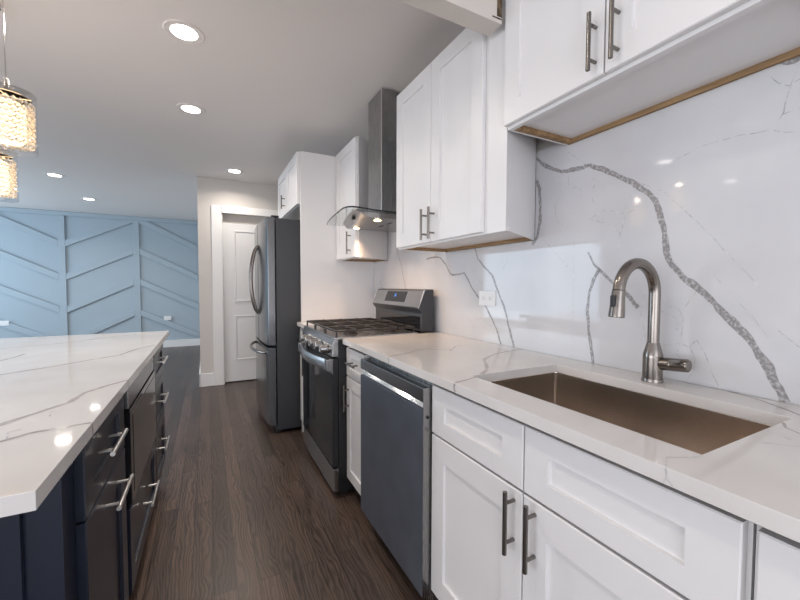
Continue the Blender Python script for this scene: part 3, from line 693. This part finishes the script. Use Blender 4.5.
# wall cabinet left of the sink window bay
foot = [(XW, 1.058), (-.002, 1.2175), (-.002, 1.926), (XW, 1.926)]
t = wall_unit('wall_cabinet', 'tall white two-door wall cabinet nearer the camera than the range hood', foot, 1.42, 2.29, XWD, 0, 0)
skirt(t, 1.058, 1.926, 1.42, XW, 1.926, 1.2175)
B().box(XW - .0010, XW + .001, 1.056, 1.166, 1.42, 2.29).build('filler_strip', 'paint_white', t, 0)
for (a0, a1, hy) in ((1.557, 1.923, 1.590), (1.175, 1.553, 1.520)):
    f = B().shaker(-1, XWD, a0, a1, 1.428, 2.288, .0185, .072, .009).build('door', 'paint_white', t, 30)
    B().pull(-1, XWD, hy, 1.513, .152, True).build('handle', 'nickel', f)
# short wall cabinet above the sink
foot = [(XW, .285), (-.002, .285), (-.002, 1.052), (XW, 1.052)]
t = wall_unit('wall_cabinet', 'short white wall cabinet with two bar handles high above the sink', foot, 1.786, 2.40, XWD, 0, 0)
skirt(t, .285, 1.052, 1.786, XW)
for (a0, a1, hy) in ((.669, 1.054, .692), (.287, .665, .627)):
    f = B().shaker(-1, XWD, a0, a1, 1.797, 2.398, .0185, .072, .009).build('door', 'paint_white', t, 30)
    B().pull(-1, XWD, hy, 1.885, .155, True).build('handle', 'pull', f)
# narrow wall cabinet beyond the hood
foot = [(XW, 2.575), (-.002, 2.757), (-.002, 3.047), (XW, 3.047)]
t = wall_unit('wall_cabinet', 'narrow white one-door wall cabinet between range hood and fridge panel', foot, 1.42, 2.30, XWD, 0, 0)
skirt(t, 2.575, 3.047, 1.42, XW, 3.047, 2.757)
f = B().shaker(-1, XWD, 2.592, 3.045, 1.425, 2.298, .0185, .072, .009).build('door', 'paint_white', t, 30)
B().pull(-1, XWD, 2.690, 1.535, .17, True).build('handle', 'nickel', f)
# cabinet above the refrigerator
t = thing('wall_cabinet', (-.32, 3.53, 1.87), 'deep white wall cabinet with two small doors above the refrigerator', 'cabinet', 'white wall cabinets')
B().box(-.642, -.002, 3.074, 3.985, 1.868, 2.292).build('carcass', 'paint_white', t, 0)
for (a0, a1) in ((3.532, 3.982), (3.076, 3.528)):
    f = B().shaker(-1, -.662, a0, a1, 1.872, 2.290, .0185, .07, .009).build('door', 'paint_white', t, 30)
    if a0 > 3.5: B().pull(-1, -.662, 3.60, 1.985, .125, True).build('handle', 'pull', f)

# ------------------------------------------------------------------ range hood
t = thing('range_hood', (-.25, 2.30, 1.62), 'stainless chimney range hood with a curved clear glass visor', 'range hood')
b = B(); b.box(-.316, -.002, 2.190, 2.412, 1.6625, 2.465, .002); b.build('chimney', 'steel', t)
b = B(); b.box(-.318, -.314, 2.1885, 2.198, 1.6625, 2.465, .0015); b.build('chimney_corner_highlight', 'satin', t)  # brighter strip that stands in for the highlight along the chimney corner
fr = [(-.53, 2.68), (-.555, 2.58), (-.578, 2.44), (-.597, 2.28), (-.612, 2.13), (-.616, 2.06), (-.606, 2.018), (-.58, 1.998), (-.54, 1.998), (-.49, 2.012), (-.44, 2.026), (-.36, 2.032), (-.02, 2.036)]
gl = fr + [(-.02, 2.562), (-.36, 2.562), (-.366, 2.69)]
b = B(); b.prism(gl, 'Z', 1.6545, 1.6605, 0); gv = b.build('glass_visor', 'hoodglass', t, 0)
b = B(); b.tube([(x, y, 1.6575) for x, y in fr], .0045, 8); b.build('glass_edge', 'edgeglass', gv)
top = [(-.455, 2.545), (-.490, 2.40), (-.525, 2.25), (-.545, 2.12), (-.548, 2.05)]; bot = [(-.425, 2.545), (-.440, 2.40), (-.455, 2.25), (-.462, 2.12), (-.464, 2.05)]
tm = bmesh.new(); z1, z0 = 1.6535, 1.618
vt = [tm.verts.new((x, y, z1)) for x, y in top] + [tm.verts.new((-.02, 2.05, z1)), tm.verts.new((-.02, 2.545, z1))]
vb = [tm.verts.new((x, y, z0)) for x, y in bot] + [tm.verts.new((-.02, 2.05, z0)), tm.verts.new((-.02, 2.545, z0))]
tm.faces.new(vt); tm.faces.new(vb[::-1])
for i in range(len(vt)): tm.faces.new((vt[i], vb[i], vb[(i + 1) % len(vt)], vt[(i + 1) % len(vt)]))
bmesh.ops.recalc_face_normals(tm, faces=tm.faces[:])
B()._merge(tm, 0).build('canopy', 'steel', t, 30)
b = B(); b.tube([(-.490, 2.21, 1.635), (-.510, 2.21, 1.631)], .010, 16); b.build('control_knob', 'black', t)
for y in (2.115, 2.478):
    b = B(); b.lathe((-.378, y, 1.6178), [(.030, 0), (.030, -.003), (.024, -.004), (.024, -.002)]); rg = b.build('lamp_ring', 'chrome', t)
    b = B(); b.lathe((-.378, y, 1.6150), [(.023, 0), (.016, -.004), (0, -.005)]); b.build('lamp', 'hoodlamp', rg)
    l = bpy.data.lights.new('hood_lamp', 'SPOT'); l.energy = 10; l.color = (1.0, .66, .42); l.shadow_soft_size = .02; l.spot_size = 2.4; l.spot_blend = .8
    lo = bpy.data.objects.new('hood_lamp', l); C.objects.link(lo); lo.location = (-.378, y, 1.603)
for y in (2.20, 2.33):
    B().box(-.26, -.25, y - .03, y + .03, 1.6155, 1.6179).build('filter_latch', 'black', t)

# ------------------------------------------------------------------ island cabinets
IX, ID = -1.592, -1.572
def navy_unit(name, label, cat, y0, y1, x0=-2.42):
    t = thing(name, ((x0 + IX) / 2, (y0 + y1) / 2, 0), label, cat, 'navy island cabinets')
    B().box(x0, IX, y0, y1, .105, CB - .001).build('carcass', 'paint_navy', t, 0)
    B().box(x0 + .05, IX - .06, y0 + .001, y1 - .001, 0, .1045).build('toe_kick', 'paint_navy', t, 0)
    return t
def navy_front(t, kind, y0, y1, z0, z1, pull=None, fr=.072, rail=.05):
    f = B().shaker(1, ID, y0, y1, z0, z1, .0195, fr, .009, rail).build(kind, 'paint_navy', t, 30)
    if pull: B().pull(1, ID, *pull, .006, .034).build('handle', 'satin', f)
    return f
t = navy_unit('island_cabinet', 'navy island cabinet nearest the camera with drawer over tall pull-out', 'cabinet', .985, 1.548)
B().box(-2.36, -1.652, .972, .9845, .12, .86, .002).build('end_panel', 'paint_navy', t)
navy_front(t, 'drawer', 1.062, 1.510, .676, .866, (1.243, .785, .175, False))
navy_front(t, 'door', 1.062, 1.510, .112, .670, (1.305, .615, .195, False), .072, .075)
t = navy_unit('island_cabinet', 'navy island cabinet with one deep drawer below the built-in microwave', 'cabinet', 1.5495, 2.292)
bpy.data.objects.remove(t.children[0]); B().box(-2.42, IX, 1.5495, 2.292, .105, .424).build('carcass', 'paint_navy', t, 0)
navy_front(t, 'drawer', 1.568, 2.288, .112, .420, (1.945, .285, .22, False), .072, .06)
t = thing('microwave_drawer', (-1.9, 1.92, .425), 'built-in drawer microwave with dark window in the island side', 'microwave')
B().box(-2.10, IX + .002, 1.556, 2.286, .425, CB - .0015).build('case', 'black', t, 0)
B().box(IX + .0025, ID, 1.590, 2.284, .775, .874, .002).build('control_panel', 'steel_h', t)
mw = B().box(IX + .0025, ID + .004, 1.590, 2.284, .430, .770, .002).build('drawer_front', 'blackglass', t)
B().box(ID + .0042, ID + .0055, 1.64, 2.236, .455, .745).build('window', 'smokedglass', mw, 0)
t = navy_unit('island_cabinet', 'navy island cabinet at the far end holding a stack of three drawers', 'cabinet', 2.2935, 2.775)
for (z0, z1, hz) in ((.672, .866, .785), (.412, .666, .565), (.112, .406, .30)):
    navy_front(t, 'drawer', 2.305, 2.768, z0, z1, (2.50, hz, .20, False))

# ------------------------------------------------------------------ outlets
t = thing('wall_outlet', (0, 1.53, 1.147), 'white double outlet on the backsplash between range and sink', 'outlet', 'white wall outlets')
B().box(-.006, -.0003, 1.467, 1.594, 1.108, 1.186, .002).build('cover_plate', 'plastic', t)
for y in (1.505, 1.556):
    r_ = B().box(-.0085, -.0062, y - .017, y + .017, 1.130, 1.164, .001).build('receptacle', 'plastic', t)
    b = B()
    for dz in (-.006, .006): b.box(-.0093, -.0086, y - .004, y + .006, 1.147 + dz - .0012, 1.147 + dz + .0012)
    b.tube([(-.0093, y - .010, 1.147), (-.0086, y - .010, 1.147)], .0025, 10); b.build('slots', 'slot', r_)
for x, z, lab in ((-2.005, .568, 'small white outlet on the blue wall nearer the closet door'), (-4.30, .572, 'small white outlet on the blue wall near the left edge')):
    t = thing('wall_outlet', (x, 8.4175, z), lab, 'outlet', 'white wall outlets')
    B().box(x - .062, x + .062, 8.4105, 8.4175, z - .04, z + .04, .002).build('cover_plate', 'plastic', t)
    for dx in (-.026, .026): B().box(x + dx - .016, x + dx + .016, 8.4082, 8.4103, z - .017, z + .017, .001).build('receptacle', 'plastic', t)

# ------------------------------------------------------------------ recessed ceiling lights
def can(x, y, label, power):
    t = thing('ceiling_light', (x, y, ZC), label, 'light', 'recessed ceiling lights')
    b = B(); b.lathe((x, y, ZC - .0003), [(.092, 0), (.091, -.003), (.086, -.005), (.080, -.003)]); b.build('trim_ring', 'ceiling', t)
    b = B(); b.lathe((x, y, ZC - .002), [(.0795, 0), (.05, -.002), (0, -.003)]); b.build('lens', 'lens', t)
    l = bpy.data.lights.new('can_lamp', 'AREA'); l.shape = 'DISK'; l.size = .14; l.energy = power; l.color = (1.0, .90, .80); l.spread = 2.6
    lo = bpy.data.objects.new('can_lamp', l); C.objects.link(lo); lo.location = (x, y, ZC - .012)
PW = 9
can(-1.401, 2.195, 'large bright recessed ceiling light nearest the camera', PW)
can(-1.402, 3.113, 'recessed ceiling light second from the camera over the aisle', PW)
can(-1.028, 4.558, 'recessed ceiling light just in front of the closet door wall', PW * .7)
can(-2.866, 5.704, 'recessed ceiling light toward the left, below the pendants in the photo', PW)
can(-2.851, 7.052, 'farthest recessed ceiling light, near the blue panelled wall', PW)
can(-2.83, 2.155, 'recessed ceiling light beyond the island, mirrored above the faucet', PW)
can(-4.28, 2.18, 'recessed ceiling light far left, mirrored at right on the backsplash', PW)
can(-1.40, .75, 'added unseen recessed ceiling light overhead, outside the top of the frame', PW * .35)  # extra lamp out of view, added to light the near field

# ------------------------------------------------------------------ crystal pendants over the island
def pendant(x, y, zb, label, hgt=.215, R=.080):
    t = thing('pendant_light', (x, y, ZC), label, 'pendant', 'crystal pendants')
    zt = zb + hgt; r = R * .86
    b = B(); b.tube([(x, y, ZC - .02), (x, y, zt + .03)], .0022, 8); b.build('cord', 'chrome', t)
    b = B(); b.lathe((x, y, ZC), [(.05, -.0005), (.05, -.015), (.045, -.02), (0, -.02)]); b.build('ceiling_cup', 'chrome', t)
    b = B(); b.lathe((x, y, zt), [(.0075, -.035), (.0075, .045), (.005, .05), (0, .05)]); b.lathe((x, y, zt - .02), [(r, .001), (r, .004), (r * .93, .004), (r * .93, .001)]); b.tube([(x - r, y, zt - .018), (x + r, y, zt - .018)], .0025, 6); b.tube([(x, y - r, zt - .018), (x, y + r, zt - .018)], .0025, 6)
    b.build('stem', 'chrome', t)
    b = B(); b.lathe((x, y, zb), [(R, 0), (R, hgt)], seg=40)
    bmt = b.bm; bmesh.ops.delete(bmt, geom=[f for f in bmt.faces if len(f.verts) > 4], context='FACES_ONLY')
    b.lathe((x, y, zb), [(R - .002, .001), (R + .0008, -.0006), (R + .0008, .0018), (R - .002, .0015)], seg=40); b.lathe((x, y, zt), [(R - .002, -.001), (R + .0008, -.0012), (R + .0008, .0006), (R - .002, .0005)], seg=40)
    b.build('glass_cylinder', 'shadeglass', t)
    tm = bmesh.new(); rows, cols = 8, 22
    for i in range(rows):
        z = zb + .018 + (hgt - .05) * (i + .5) / rows
        for j in range(cols):
            a = 2 * PI * (j + .5 * (i % 2)) / cols; s = .0125
            er, et = Vector((math.cos(a), math.sin(a), 0)), Vector((-math.sin(a), math.cos(a), 0)); c = Vector((x, y, z)) + er * r
            vs = [tm.verts.new(c + d_) for d_ in (et * s, Vector((0, 0, s)), -et * s, Vector((0, 0, -s)))]; o_, i_ = tm.verts.new(c + er * s * .6), tm.verts.new(c - er * s * .6)
            for k in range(4): tm.faces.new((vs[k], vs[(k + 1) % 4], o_)); tm.faces.new((vs[(k + 1) % 4], vs[k], i_))
    bmesh.ops.recalc_face_normals(tm, faces=tm.faces[:])
    B()._merge(tm, 0).build('crystal_shade', 'crystal', t, 0)
    b = B(); q = r * .72; b.lathe((x, y, zb + .025), [(0, 0), (q * .8, .004), (q, .02), (q, hgt - .08), (q * .7, hgt - .062), (0, hgt - .057)]); b.build('bulb', 'bulb', t)
    l = bpy.data.lights.new('pendant_lamp', 'POINT'); l.energy = 3.0; l.color = (1.0, .78, .60); l.shadow_soft_size = .012
    lo = bpy.data.objects.new('pendant_lamp', l); C.objects.link(lo); lo.location = (x, y, zb + hgt + .015)
pendant(-1.966, 1.914, 1.712, 'nearest crystal drum pendant, hanging over the island at left edge')
pendant(-2.172, 2.362, 1.602, 'lower crystal drum pendant partly hidden behind the nearest one')
pendant(-2.20, 1.72, 1.83, 'crystal drum pendant hung highest, seen only in the backsplash reflection')
